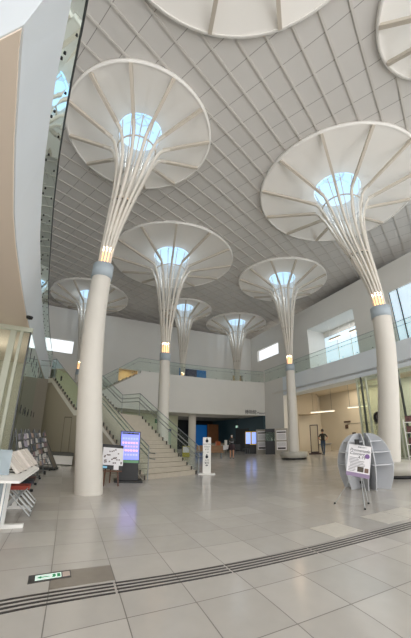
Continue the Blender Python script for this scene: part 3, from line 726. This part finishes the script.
# concert poster on a tripod in front of the grey shelf dome
e2 = thing('poster_tripod', 'concert poster tilted on a thin metal tripod easel in front of the grey shelf unit', 'easel', (5.62, 4.55, 0), R(-51))
MP = Matrix.Translation((0, 0, .83)) @ Matrix.Rotation(R(-12), 4, 'Y') @ Matrix.Rotation(R(-13), 4, 'X') 
MP = Matrix.Translation((.0, 0, .86)) @ Matrix.Scale(.88, 4) @ Matrix.Rotation(R(11), 4, 'Y') @ Matrix.Rotation(R(-13), 4, 'X')
B2 = tb(-.26, .26, -.37, .37, -.008, .008, MP).build('poster_board', M_paper, e2)
tb(-.26, .26, -.37, -.28, -.011, -.008, MP).build('purple_band', mat('poster_purple', '#93809f', .5), B2)
tb(-.02, .12, -.25, -.13, -.011, -.008, MP).build('photo_print', mat('dark_photo', '#4b4238', .5), B2)
tb(.14, .23, -.25, -.15, -.011, -.008, MP).build('photo_print', mat('photo_brown', '#6f5548', .5), B2)
def FP(x, z): return MP @ frameM((x, -.011, z), (1, 0, 0), (0, 0, 1))
text('small_heading', '音楽の夕べ', .04, FP(.05, .32), M_ink, B2)
text('poster_title', 'Promenade', .1, FP(0, .24), M_ink, B2, shear=.3)
text('poster_title', 'Concert', .1, FP(-.06, .16), M_ink, B2, shear=.3)
text('poster_date', '4.19', .1, FP(.06, .08), M_ink, B2)
mb = MB(); mb.plate([(.055*math.cos(2*PI*k/20), .055*math.sin(2*PI*k/20)) for k in range(20)], FP(.18, .13), .004); mb.build('purple_dot', mat('dot_purple', '#7b5b93', .5), B2)
mb = MB()
for k, (x0, x1) in enumerate(((-.22, -.02), (-.22, .0), (-.22, .12), (-.22, .1), (-.2, .14), (-.2, .14), (-.2, .1), (-.22, -.06), (-.22, -.06), (-.22, -.08))):
    z = .06-k*.034; q = tb(x0, x1, z-.006, z+.006, -.0105, -.008, MP); mb.add(q.v, q.f)
mb.build('small_print', M_gink, B2)
apex = Vector((0, .08, .78))
FEET = ((-.56, -.02, 0), (.1, .12, 0), (.02, -.42, 0))
for p in FEET: MB().tube([apex, Vector(p)*.45+apex*.55-Vector((0, 0, .0)), p], .008, 6).build('leg', M_steel, e2)
for p in FEET: MB().lathe([(0, 0), (.02, 0), (.018, .03), (0, .03)], 10, p).build('rubber_foot', M_black, e2)
MB().tube([(0, .08, .42), (0, .1, 1.32)], .01, 6).build('mast', M_steel, e2)
MB().lathe([(0, 0), (.03, 0), (.03, .05), (0, .05)], 12, (0, .08, .4)).build('clamp', M_black, e2)
MB().b2(-.05, .05, .0, .06, 1.2, 1.3).build('top_clip', M_black, e2)

# grey dome shelf: radial ribs with quarter-round outline and horizontal shelves, two halves
def dome(loc, rz, label, wd=.66, ht=1.42, side=1):
    t = thing('dome_shelf', label, 'shelf', loc, rz)
    pr = [(0, 0)]
    for k in range(0, 13):
        a = PI/2*k/12; z = .55+(ht-.55)*math.sin(a); x = wd*(math.cos(a)**.75)
        pr.append((x if k < 12 else 0, z))
    pr.insert(1, (wd*.78, 0)); pr.insert(2, (wd*.93, .28))
    n = 4
    for k, a in enumerate((-75, -25, 25, 75)):
        d = Vector((math.cos(R(a)), math.sin(R(a)), 0))
        MB().plate(pr, frameM((0, 0, 0), d, (0, 0, 1)), .025).build('rib_panel', M_grey, t)
    for z, r_ in ((.62, wd*.97), (.93, wd*.9), (1.2, wd*.66)):
        poly = [(0, 0)]+[(r_*math.cos(R(a)), r_*math.sin(R(a))) for a in range(-80, 81, 10)]
        MB().prism(poly, z-.012, z+.012).build('shelf_board', M_grey, t)
    return t
VD = R(-51+180-90)     # facing the camera
dc = Vector((7.42, 5.82, 0)); fx_ = Vector((math.cos(R(-39)), math.sin(R(-39)), 0))
def dome2():
    """one thing: two half domes of cardboard back to back with a gap"""
    for s_, lab in ((-1, 'left half of the grey cardboard dome shelf behind the concert poster'), (1, 'right half of the grey cardboard dome shelf behind the concert poster')):
        c = dc+fx_*(.04*s_)
        dome((c.x+fx_.x*.02*s_, c.y+fx_.y*.02*s_, 0), R(-39)+(0 if s_ > 0 else PI)+(R(-12) if s_ > 0 else R(12)), lab, wd=.7 if s_ > 0 else .66)
dome2()

# display cases near the museum entrance
def info_case(x, y, rz, label, w, kind):
    t = thing('display_case', label, 'display case', (x, y, 0), rz)
    if kind == 'panel':
        MB().b2(-w/2, w/2, -.15, .15, 0, 2.0).build('cabinet', mat('taupe_panel', '#a19c93', .6), t)
        MB().b2(-w/2+.12, w/2-.12, -.16, -.15, 1.1, 1.85).b2(-w/2+.12, w/2-.12, -.16, -.15, .35, 1.0).build('sheet', M_paper, t)
        MB().b2(-w/2+.15, w/2-.15, -.17, -.16, 1.66, 1.76).b2(-w/2+.2, w/2-.2, -.17, -.16, .42, .55).build('print', mat('case_print', '#3b3138', .6), t)
        mb = MB()
        for k in range(5): mb.b2(-w/2+.18, w/2-.18, -.168, -.16, 1.2+k*.08, 1.22+k*.08).b2(-w/2+.18, w/2-.18, -.168, -.16, .65+k*.06, .665+k*.06)
        mb.build('small_print', M_gink, t)
    else:
        MB().b2(-w/2, w/2, -.35, .35, 0, 1.05).build('plinth', mat('case_black', '#1b1c20', .4), t)
        MB().b2(-w/2, w/2, -.35, .35, 1.75, 2.02).build('hood', mat('case_black', '#1b1c20', .4), t)
        MB().b2(-w/2+.02, w/2-.02, -.33, -.32, 1.05, 1.75).b2(-w/2+.02, -w/2+.03, -.33, .33, 1.05, 1.75).b2(w/2-.03, w/2-.02, -.33, .33, 1.05, 1.75).build('glass_pane', M_rail, t)
        MB().b2(-w/2, w/2, .3, .35, 1.05, 1.75).build('back_panel', mat('case_back', '#5e6360', .6), t)
        for q in ((-.12, 0), (.15, -.05), (.3, .05)): MB().lathe([(.05, 0), (.08, .1), (.03, .2), (.05, .26)], 12, (q[0], q[1], 1.05)).build('exhibit', M_white, t)
info_case(14.95, 21.6, R(-38), 'taupe information case with white sheets left of the black glass case', .95, 'panel')
info_case(15.35, 20.6, R(-38), 'black display case with a glazed top between the two information cases', 1.25, 'glass')
info_case(15.35, 19.55, R(-38), 'taupe information case with white sheets beside the round bench', 1.0, 'panel')
vk = thing('lit_signboard', 'black stand with two yellow-framed glowing screens at the museum entrance', 'signboard', (14.5, 22.55, 0), R(-30))
MB().b2(-.5, .5, -.15, .15, 0, .75).build('plinth', M_black, vk)
for x in (-.25, .25):
    MB().b2(x-.24, x+.24, -.06, .06, .75, 1.85).build('frame', mat('yellow_frame', '#d3b23c', .4, emit=.35), vk)
    MB().b2(x-.19, x+.19, -.07, -.06, .83, 1.78).build('screen', mat('screen_pale', '#8fa6f5', .3, emit=1.3), vk)
# tables and chairs in front of the dark wall
def folding_table(x, y, rz, label):
    t = thing('folding_table', label, 'table', (x, y, 0), rz, 'white tables at the museum entrance')
    MB().b2(-.6, .6, -.3, .3, .68, .72).build('tabletop', M_white, t)
    MB().b2(-.6, .6, -.31, -.3, .38, .68).build('cloth_front', M_paper, t)
    for a in (-.55, .55):
        for b in (-.25, .25): MB().b2(a-.015, a+.015, b-.015, b+.015, 0, .68).build('leg', M_dsteel, t)
folding_table(11.8, 23.2, R(-30), 'white folding table with leaflets left of the lit signboard'); folding_table(12.9, 23.6, R(-30), 'white folding table directly beside the lit signboard')
def dark_chair(x, y, rz, label):
    t = thing('stacking_chair', label, 'chair', (x, y, 0), rz, 'dark chairs at the museum entrance tables')
    MB().b2(-.22, .22, -.22, .22, .42, .46).build('seat', M_black, t); MB().b2(-.22, .22, .2, .24, .5, .85).build('backrest', M_black, t)
    for a in (-.2, .2):
        for b in (-.2, .2): MB().b2(a-.012, a+.012, b-.012, b+.012, 0, .42).build('leg', M_dsteel, t)
dark_chair(12.6, 21.6, R(150), 'dark chair in front of the white folding tables, left one'); dark_chair(13.6, 21.9, R(170), 'dark chair in front of the white folding tables, right one')
pc = mat('orange_box', '#a8552a', .6)
tag(MB().b2(11.6, 11.95, 23.2, 23.45, .72, 1.05).build('leaflet_box', pc), 'orange leaflet box on the left folding table', 'box')
for i, (x, y) in enumerate(((12.7, 23.7), (13.1, 23.5))):
    tag(MB().b2(x-.1, x+.1, y-.06, y+.06, .72, 1.15).build('leaflet_holder', M_white), ['white leaflet holder on the tables, left one', 'white leaflet holder on the tables, right one'][i], 'holder', 'leaflet holders')

# items in the side room: standing mirror, small table, wall notices
mr = thing('standing_mirror', 'tall dark-framed standing mirror beside the walking man', 'mirror', (16.75, 17.4, 0), R(-44))
MB().b2(-.3, -.24, -.03, .03, .1, 2.15).b2(.24, .3, -.03, .03, .1, 2.15).b2(-.3, .3, -.03, .03, 2.09, 2.15).b2(-.3, .3, -.03, .03, .1, .2).build('frame', mat('dark_brown', '#3a2620', .5), mr)
MB().b2(-.24, .24, -.01, .01, .2, 2.09).build('glass_panel', mat('mirror_face', '#bfae8f', .25), mr)
MB().b2(-.45, .45, -.2, .2, 0, .1).build('foot', mat('dark_brown', '#3a2620', .5), mr)
wb = thing('side_counter', 'low grey counter at the back left of the side room', 'counter', (18.9, 18.9, 0), R(-8)); MB().b2(-.9, .9, -.2, .2, .6, .66).build('worktop', M_greye, wb); MB().b2(-.9, .9, -.1, .2, 0, .6).build('body', mat('counter_grey', '#a39a8c', .7), wb)
ns = thing('wall_notices', 'small dark notices pinned on the beige wall right of the walking man', 'notices', (21.38, 17.5, 0))
for y, z, w_, h_ in ((.6, 2.35, .7, .13), (.7, 1.95, .3, .3), (.0, 1.3, .35, .3), (.05, .95, .5, .28), (-.9, 1.05, .4, .3), (-2.2, 2.1, .2, .25)):
    MB().b2(-.03, 0, y-w_/2, y+w_/2, z-h_/2, z+h_/2).build('sheet', mat('notice_dark', '#57453c', .6), ns)
MB().b2(-.03, 0, -2.2, .7, 2.16, 2.18).b2(-.03, 0, -.92, -.9, 1.1, 2.16).build('wire', M_dsteel, ns)
bkt = thing('white_cabinet', 'white low cabinet against the back wall of the side room', 'cabinet', (20.6, 15.8, 0)); MB().b2(-.3, .3, -.8, .8, 0, .95).build('body', M_white, bkt); MB().b2(-.32, -.3, -.76, -.02, .05, .9).build('door', M_paper, bkt)
# magazine shelf behind the glass at the right edge
mg = thing('magazine_shelf', 'shelf with dark and red books behind the right column', 'shelf', (13.9, 7.9, 0), R(-60))
MB().b2(-.5, .5, -.15, .15, 0, .05).b2(-.5, -.46, -.15, .15, 0, 1.9).b2(.46, .5, -.15, .15, 0, 1.9).build('frame', M_white, mg)
for z in (.3, .8, 1.3, 1.75):
    MB().b2(-.46, .46, -.15, .15, z, z+.03).build('shelf_board', M_white, mg)
    MB().b2(-.4, .4, -.12, .0, z+.03, z+.3).build('magazine', mat('mags', '#5a3a38', .6, noise=.5, nscale=9), mg)

# ------------------------------------------------------------------ desk corner at the left
dsk = thing('white_desk', 'white desk with slanted stands at the left edge, chairs pushed under it', 'desk', (-.82, 6.0, 0), 0)
MB().add([(-.7, -1.3, .72), (.3, -1.3, .72), (.42, .2, .72), (.12, 1.2, .72), (-.7, 1.2, .72), (-.7, -1.3, .75), (.3, -1.3, .75), (.42, .2, .75), (.12, 1.2, .75), (-.7, 1.2, .75)],
         [(0, 1, 2, 3, 4), (9, 8, 7, 6, 5)]+[(k, (k+1) % 5, 5+(k+1) % 5, 5+k) for k in range(5)]).build('worktop', M_white, dsk)
for y in (-.55, .62):
    MB().b2(.02, .1, y-.03, y+.03, 0, .72).build('leg', M_white, dsk); MB().b2(-.5, .36, y-.035, y+.035, 0, .05).build('foot', M_white, dsk)
pt = thing('partition_panel', 'translucent pale partition panel on a white foot at the left edge', 'partition', (-.78, 5.22, 0), R(5))
MB().b2(-.6, .04, -.01, .01, .05, 1.1).build('panel', glass('frosted', '#dfe9ef', .3, gmix=.05), pt)
MB().b2(-.02, .05, -.28, .25, 0, .03).b2(.0, .03, -.02, .02, .03, .7).build('foot', M_white, pt)
for i, (x, y) in enumerate(((-.84, 5.5), (-.8, 5.8), (-.76, 6.3), (-.72, 6.62))):
    t = thing('leaflet_stand', ['slanted white leaflet stand at the near left corner of the desk', 'slanted white leaflet stand, second from the near end of the desk', 'slanted white leaflet stand, third from the near end of the desk', 'slanted white leaflet stand at the far end of the desk'][i], 'stand', (x, y, .75), R(-8), 'slanted leaflet stands on the desk')
    MB().add([(-.05, -.12, .27), (.0, -.12, .29), (.24, -.12, .02), (.2, -.12, 0), (-.05, .12, .27), (.0, .12, .29), (.24, .12, .02), (.2, .12, 0)],
             [(0, 1, 2, 3), (7, 6, 5, 4), (0, 4, 5, 1), (1, 5, 6, 2), (2, 6, 7, 3), (3, 7, 4, 0)]).build('slanted_board', mat('stand_board', '#d8cfc6', .6), t)
    MB().bar((-.03, -.1, 0), (-.03, -.1, .26), .012, .012).bar((-.03, .1, 0), (-.03, .1, .26), .012, .012).bar((-.03, 0, .01), (.24, 0, .01), .02, .012).build('wire_leg', M_black, t)
seatc = ['#4b2b28', '#22262e', '#2b3444', '#9a3f30']
for k in range(4):
    t = thing('folding_chair', ['black folding chair under the desk, farthest of the row', 'dark grey folding chair under the desk', 'navy folding chair under the desk', 'red-seated folding chair under the desk, nearest'][k], 'chair', (-.72, 7.05-k*.31, 0), R(180), 'folding chairs under the desk')
    MB().b2(-.22, .1, -.12, .12, .42, .48).build('seat', mat('seat%d' % k, seatc[k], .7), t)
    for b in (-.12, .12):
        MB().tube([(.15, b, .45), (-.28, b, .02)], .011, 6).build('leg', M_steel, t); MB().tube([(-.2, b, .45), (.2, b, .02)], .011, 6).build('leg', M_steel, t)
    MB().tube([(-.28, -.12, .02), (-.28, .12, .02)], .011, 6).tube([(.2, -.12, .02), (.2, .12, .02)], .011, 6).build('crossbar', M_steel, t)
# brochure racks
def rack(x, y, rz, label, w=.6):
    t = thing('brochure_rack', label, 'brochure rack', (x, y, 0), rz, 'brochure racks along the glass wall')
    for a in (-w/2, w/2):
        MB().tube([(a, -.22, .04), (a, .1, 1.38)], .015, 6).build('upright', M_dsteel, t)
        ft = MB().tube([(a, -.28, .04), (a, .28, .04)], .015, 6).build('foot', M_dsteel, t)
        for b in (-.26, .26): MB().lathe([(0, 0), (.035, 0), (.035, .05), (0, .05)], 10, (a, b, 0)).build('castor', M_black, ft)
        MB().tube([(a, .22, .04), (a, .1, 1.38)], .012, 6).build('brace', M_dsteel, t)
    for k in range(6):
        z = .3+k*.17; yy = -.22+.32*(z-.04)/1.34
        sh = MB().tube([(-w/2, yy-.06, z), (w/2, yy-.06, z)], .01, 5).build('wire_shelf', M_dsteel, t)
        for j in range(3):
            if random.random() < .15: continue
            xx = -w/2+w*(j+.5)/3; c = random.choice(['#c9c6c2', '#8b7478', '#9a93a0', '#6f7880', '#b39a8c', '#d4d0cb', '#525866', '#77757a'])
            MB().bar((xx, yy-.04, z), (xx, yy+.0, z+.13), w/3-.05, .012, up=(0, -1, 0)).build('brochure', mat('br'+c, c, .6), sh)
    return t
for k, (x, y, lab) in enumerate(((-.95, 8.0, 'grey wire rack full of brochures, nearest to the desk'), (-.95, 8.9, 'grey wire rack full of brochures, second from the desk'),
        (-.92, 9.9, 'grey wire rack full of brochures, third from the desk'), (-.85, 10.9, 'silver wire rack of brochures, fourth from the desk'), (-.75, 11.9, 'slim wire rack of brochures, farthest from the desk'))):
    rack(x, y, R(78), lab, .6)
t = thing('leaning_board', 'dark framed board leaning beyond the brochure racks', 'board', (-.55, 12.6, 0), R(80)); MB().bar((-.3, -.3, .03), (-.3, .2, 1.0), .04, .03).bar((.3, -.3, .03), (.3, .2, 1.0), .04, .03).build('frame', M_dsteel, t); MB().b2(-.3, .3, -.35, .3, 0, .06).build('base', M_black, t)
MB().add([(-.28, -.28, .08), (.28, -.28, .08), (.28, .18, .95), (-.28, .18, .95)], [(0, 1, 2, 3)]).build('panel', mat('board_taupe', '#7d766c', .6), t)

# ------------------------------------------------------------------ people
def person(loc, rz, label, height, top, bottom, skin, hair, pose):
    t = thing('person', label, 'person', loc, rz); k = height/1.72
    J = pose
    names = list(J['pts']); idx = {n: i for i, n in enumerate(names)}
    me = bpy.data.meshes.new('body'); me.from_pydata([Vector(J['pts'][n][:3])*k for n in names], [(idx[a], idx[b]) for a, b in J['edges']], [])
    o = bpy.data.objects.new('body', me); COL.objects.link(o)
    sm_ = o.modifiers.new('skin', 'SKIN'); o.modifiers.new('sub', 'SUBSURF').levels = 1
    for i, n in enumerate(names):
        r_ = J['pts'][n][3]*k; me.skin_vertices[0].data[i].radius = (r_, r_); me.skin_vertices[0].data[i].use_root = (n == 'pelvis')
    bpy.context.view_layer.update()
    m2 = bpy.data.meshes.new_from_object(o.evaluated_get(bpy.context.evaluated_depsgraph_get())); bpy.data.objects.remove(o)
    m2.materials.clear(); cols = [skin, top, bottom, hair, M_black]
    for c in cols: m2.materials.append(c)
    neck = J['neck']*k; hip = J['hip']*k; hem = J['hem']*k; slv = J['sleeve']*k; tx = J['torso_x']*k
    for p in m2.polygons:
        c = p.center; p.use_smooth = True; mi = 1
        if c.z > neck: mi = 0
        elif c.z < .09*k: mi = 4
        elif c.z < hem: mi = 0
        elif c.z < hip and abs(c.x) < tx: mi = 2
        elif abs(c.x) > tx and c.z < slv: mi = 0
        p.material_index = mi
    b = bpy.data.objects.new('body', m2); COL.objects.link(b); b.parent = t
    hd = Vector(J['pts']['head'][:3])*k
    h = MB(); prof_ = [(.001, .135), (.05, .125), (.085, .09), (.1, .03), (.098, -.02), (.085, -.06)]
    h.lathe([(r_*k, z*k) for r_, z in prof_], 16, (hd.x, hd.y+.015*k, hd.z)); h.build('hair', hair, t)
    f = MB()
    for sx in (-1, 1): f.box(hd+Vector((sx*.032*k, -.088*k, .0)), (.018*k, .012*k, .01*k))
    f.box(hd+Vector((0, -.085*k, -.055*k)), (.045*k, .012*k, .008*k)); f.build('face_features', M_ink, t)
    MB().add([(hd+Vector(v)*k) for v in ((-.012, -.085, -.02), (.012, -.085, -.02), (0, -.112, -.022), (0, -.088, .015))], [(0, 1, 2), (0, 2, 3), (1, 3, 2)]).build('nose', skin, t)
    return t
def pose_std(step=.0, armL=None, armR=None, skirt=False):
    P = {'pelvis': (0, 0, .93, .12), 'waist': (0, 0, 1.05, .115), 'chest': (0, 0, 1.27, .135), 'neckb': (0, 0, 1.42, .06), 'neck': (0, -.005, 1.48, .05), 'head': (0, -.02, 1.6, .088), 'crown': (0, -.01, 1.66, .07),
         'shl': (-.17, 0, 1.38, .06), 'shr': (.17, 0, 1.38, .06)}
    E = [('pelvis', 'waist'), ('waist', 'chest'), ('chest', 'neckb'), ('neckb', 'neck'), ('neck', 'head'), ('head', 'crown'), ('chest', 'shl'), ('chest', 'shr')]
    for s_, n in ((-1, 'l'), (1, 'r')):
        st_ = step*s_
        P['hip'+n] = (s_*.09, 0, .88, .1); P['knee'+n] = (s_*.1, -.05-st_*.45, .5, .062); P['ank'+n] = (s_*.1, -st_, .09, .04); P['toe'+n] = (s_*.11, -st_-.16, .035, .035)
        E += [('pelvis', 'hip'+n), ('hip'+n, 'knee'+n), ('knee'+n, 'ank'+n), ('ank'+n, 'toe'+n)]
        el, wr = (armL if s_ < 0 else armR) or ((s_*.27, .03, 1.12), (s_*.28, -.05, .88))
        P['el'+n] = (*el, .042); P['wr'+n] = (*wr, .028); w_ = Vector(wr); d_ = (w_-Vector(el)).normalized()
        pm = w_+d_*.07; P['palm'+n] = (*pm, .03); E += [('sh'+n, 'el'+n), ('el'+n, 'wr'+n), ('wr'+n, 'palm'+n)]
        sd = d_.cross(Vector((1, 0, 0))).normalized()
        for q in range(4):
            f = pm+sd*(.012*(q-1.5))+d_*(.07+.012*(1 if q in (1, 2) else 0))+Vector((0, -.01, 0)); P['f%d%s' % (q, n)] = (*f, .009); E.append(('palm'+n, 'f%d%s' % (q, n)))
        th = w_+d_*.05-sd*.05; P['th'+n] = (*th, .009); E.append(('wr'+n, 'th'+n))
    return {'pts': P, 'edges': E, 'neck': 1.44, 'hip': .97, 'hem': 0, 'sleeve': 1.2, 'torso_x': .2}
skin = mat('skin', '#c08f72', .6); hair = mat('black_hair', '#17120f', .6)
ps = pose_std(.24, ((-.3, .05, 1.12), (-.14, -.12, 1.02)), ((.32, .05, 1.14), (.2, -.12, .98)))
person((16.2, 16.0, 0), R(-60), 'man in a dark t-shirt and blue jeans walking in the side room', 1.78, mat('dark_shirt', '#2a261e', .8), mat('blue_jeans', '#33465a', .8), skin, hair, ps)
ps = pose_std(.05, ((-.24, .02, 1.12), (-.06, -.22, 1.12)), ((.24, .02, 1.12), (.06, -.22, 1.12))); ps['hem'] = .62; ps['sleeve'] = 1.05; ps['torso_x'] = .17
w = person((10.2, 18.2, 0), R(-30), 'person in black clothes and dark skirt standing before the museum entrance holding something white', 1.62, M_black, mat('dark_skirt', '#3a2a30', .8), skin, hair, ps)
MB().lathe([(.17, .0), (.2, -.1), (.24, -.34), (.23, -.35)], 16, (0, 0, .95)).build('skirt', mat('dark_skirt', '#3a2a30', .8), w)
MB().b2(-.05, .05, -.125, -.1, 1.46, 1.53).build('face_mask', M_white, w)
tag(MB().box((10.07, 17.93, 1.09), (.2, .12, .02), R(-30)).build('paper_sheet', M_paper), 'white sheet of paper held by the person in black', 'paper')

# ------------------------------------------------------------------ light
w = bpy.data.worlds.new('world'); S.world = w; w.use_nodes = True
bg = w.node_tree.nodes['Background']; bg.inputs[0].default_value = (1, .995, .985, 1); bg.inputs[1].default_value = 2.4
def area(name, loc, rot, sx, sy_, e, col):
    l = bpy.data.lights.new(name, 'AREA'); l.shape = 'RECTANGLE'; l.size = sx; l.size_y = sy_; l.energy = e; l.color = col
    o = bpy.data.objects.new(name, l); COL.objects.link(o); o.location = loc; o.rotation_euler = rot; return o
area('side_room_light', (19, 15, 4.9), (0, 0, 0), 4, 5, 230, (1, .86, .66))
sl = bpy.data.lights.new('shop_fill', 'POINT'); sl.energy = 70; sl.shadow_soft_size = 0; sl.color = (1, .97, .86)
so_ = bpy.data.objects.new('shop_fill', sl); COL.objects.link(so_); so_.location = (-3.6, 13.5, 3.4)  # unseen point fill added to lighten the shop, no fitting
area('under_balcony_light', (-2.6, 6, 4.6), (0, 0, 0), 1.5, 3, 22, (1, .93, .84))
area('lobby_light', (4.6, 27.3, 7.15), (0, 0, 0), 1.2, .8, 12, (1, .8, .5))
area('upper_room_light', (18.2, 14, 9.7), (0, 0, 0), 1, 5, 45, (1, .97, .93))
area('enclosure_light', (17.6, 9.5, 4.6), (0, 0, 0), 2, 3, 120, (1, .95, .82))
area('under_gallery_light', (6, 24.3, 3.2), (0, 0, 0), 6, 1.5, 25, (1, .97, .85))
area('passage_light', (12.5, 25.5, 3.2), (0, 0, 0), 3, 2, 7, (1, .95, .85))
area('rear_fill', (10, -5.6, 1.4), (R(122), 0, 0), 17, 2.6, 380, (1, .99, .975))  # added fill behind the camera, tilted up to brighten ceiling and hall
S.view_settings.view_transform = 'Standard'; S.view_settings.look = 'None'; S.view_settings.exposure = -.17
S.cycles.use_denoising = True; S.cycles.max_bounces = 8; S.cycles.diffuse_bounces = 5; S.cycles.transparent_max_bounces = 16; S.cycles.caustics_reflective = False; S.cycles.sample_clamp_indirect = 4
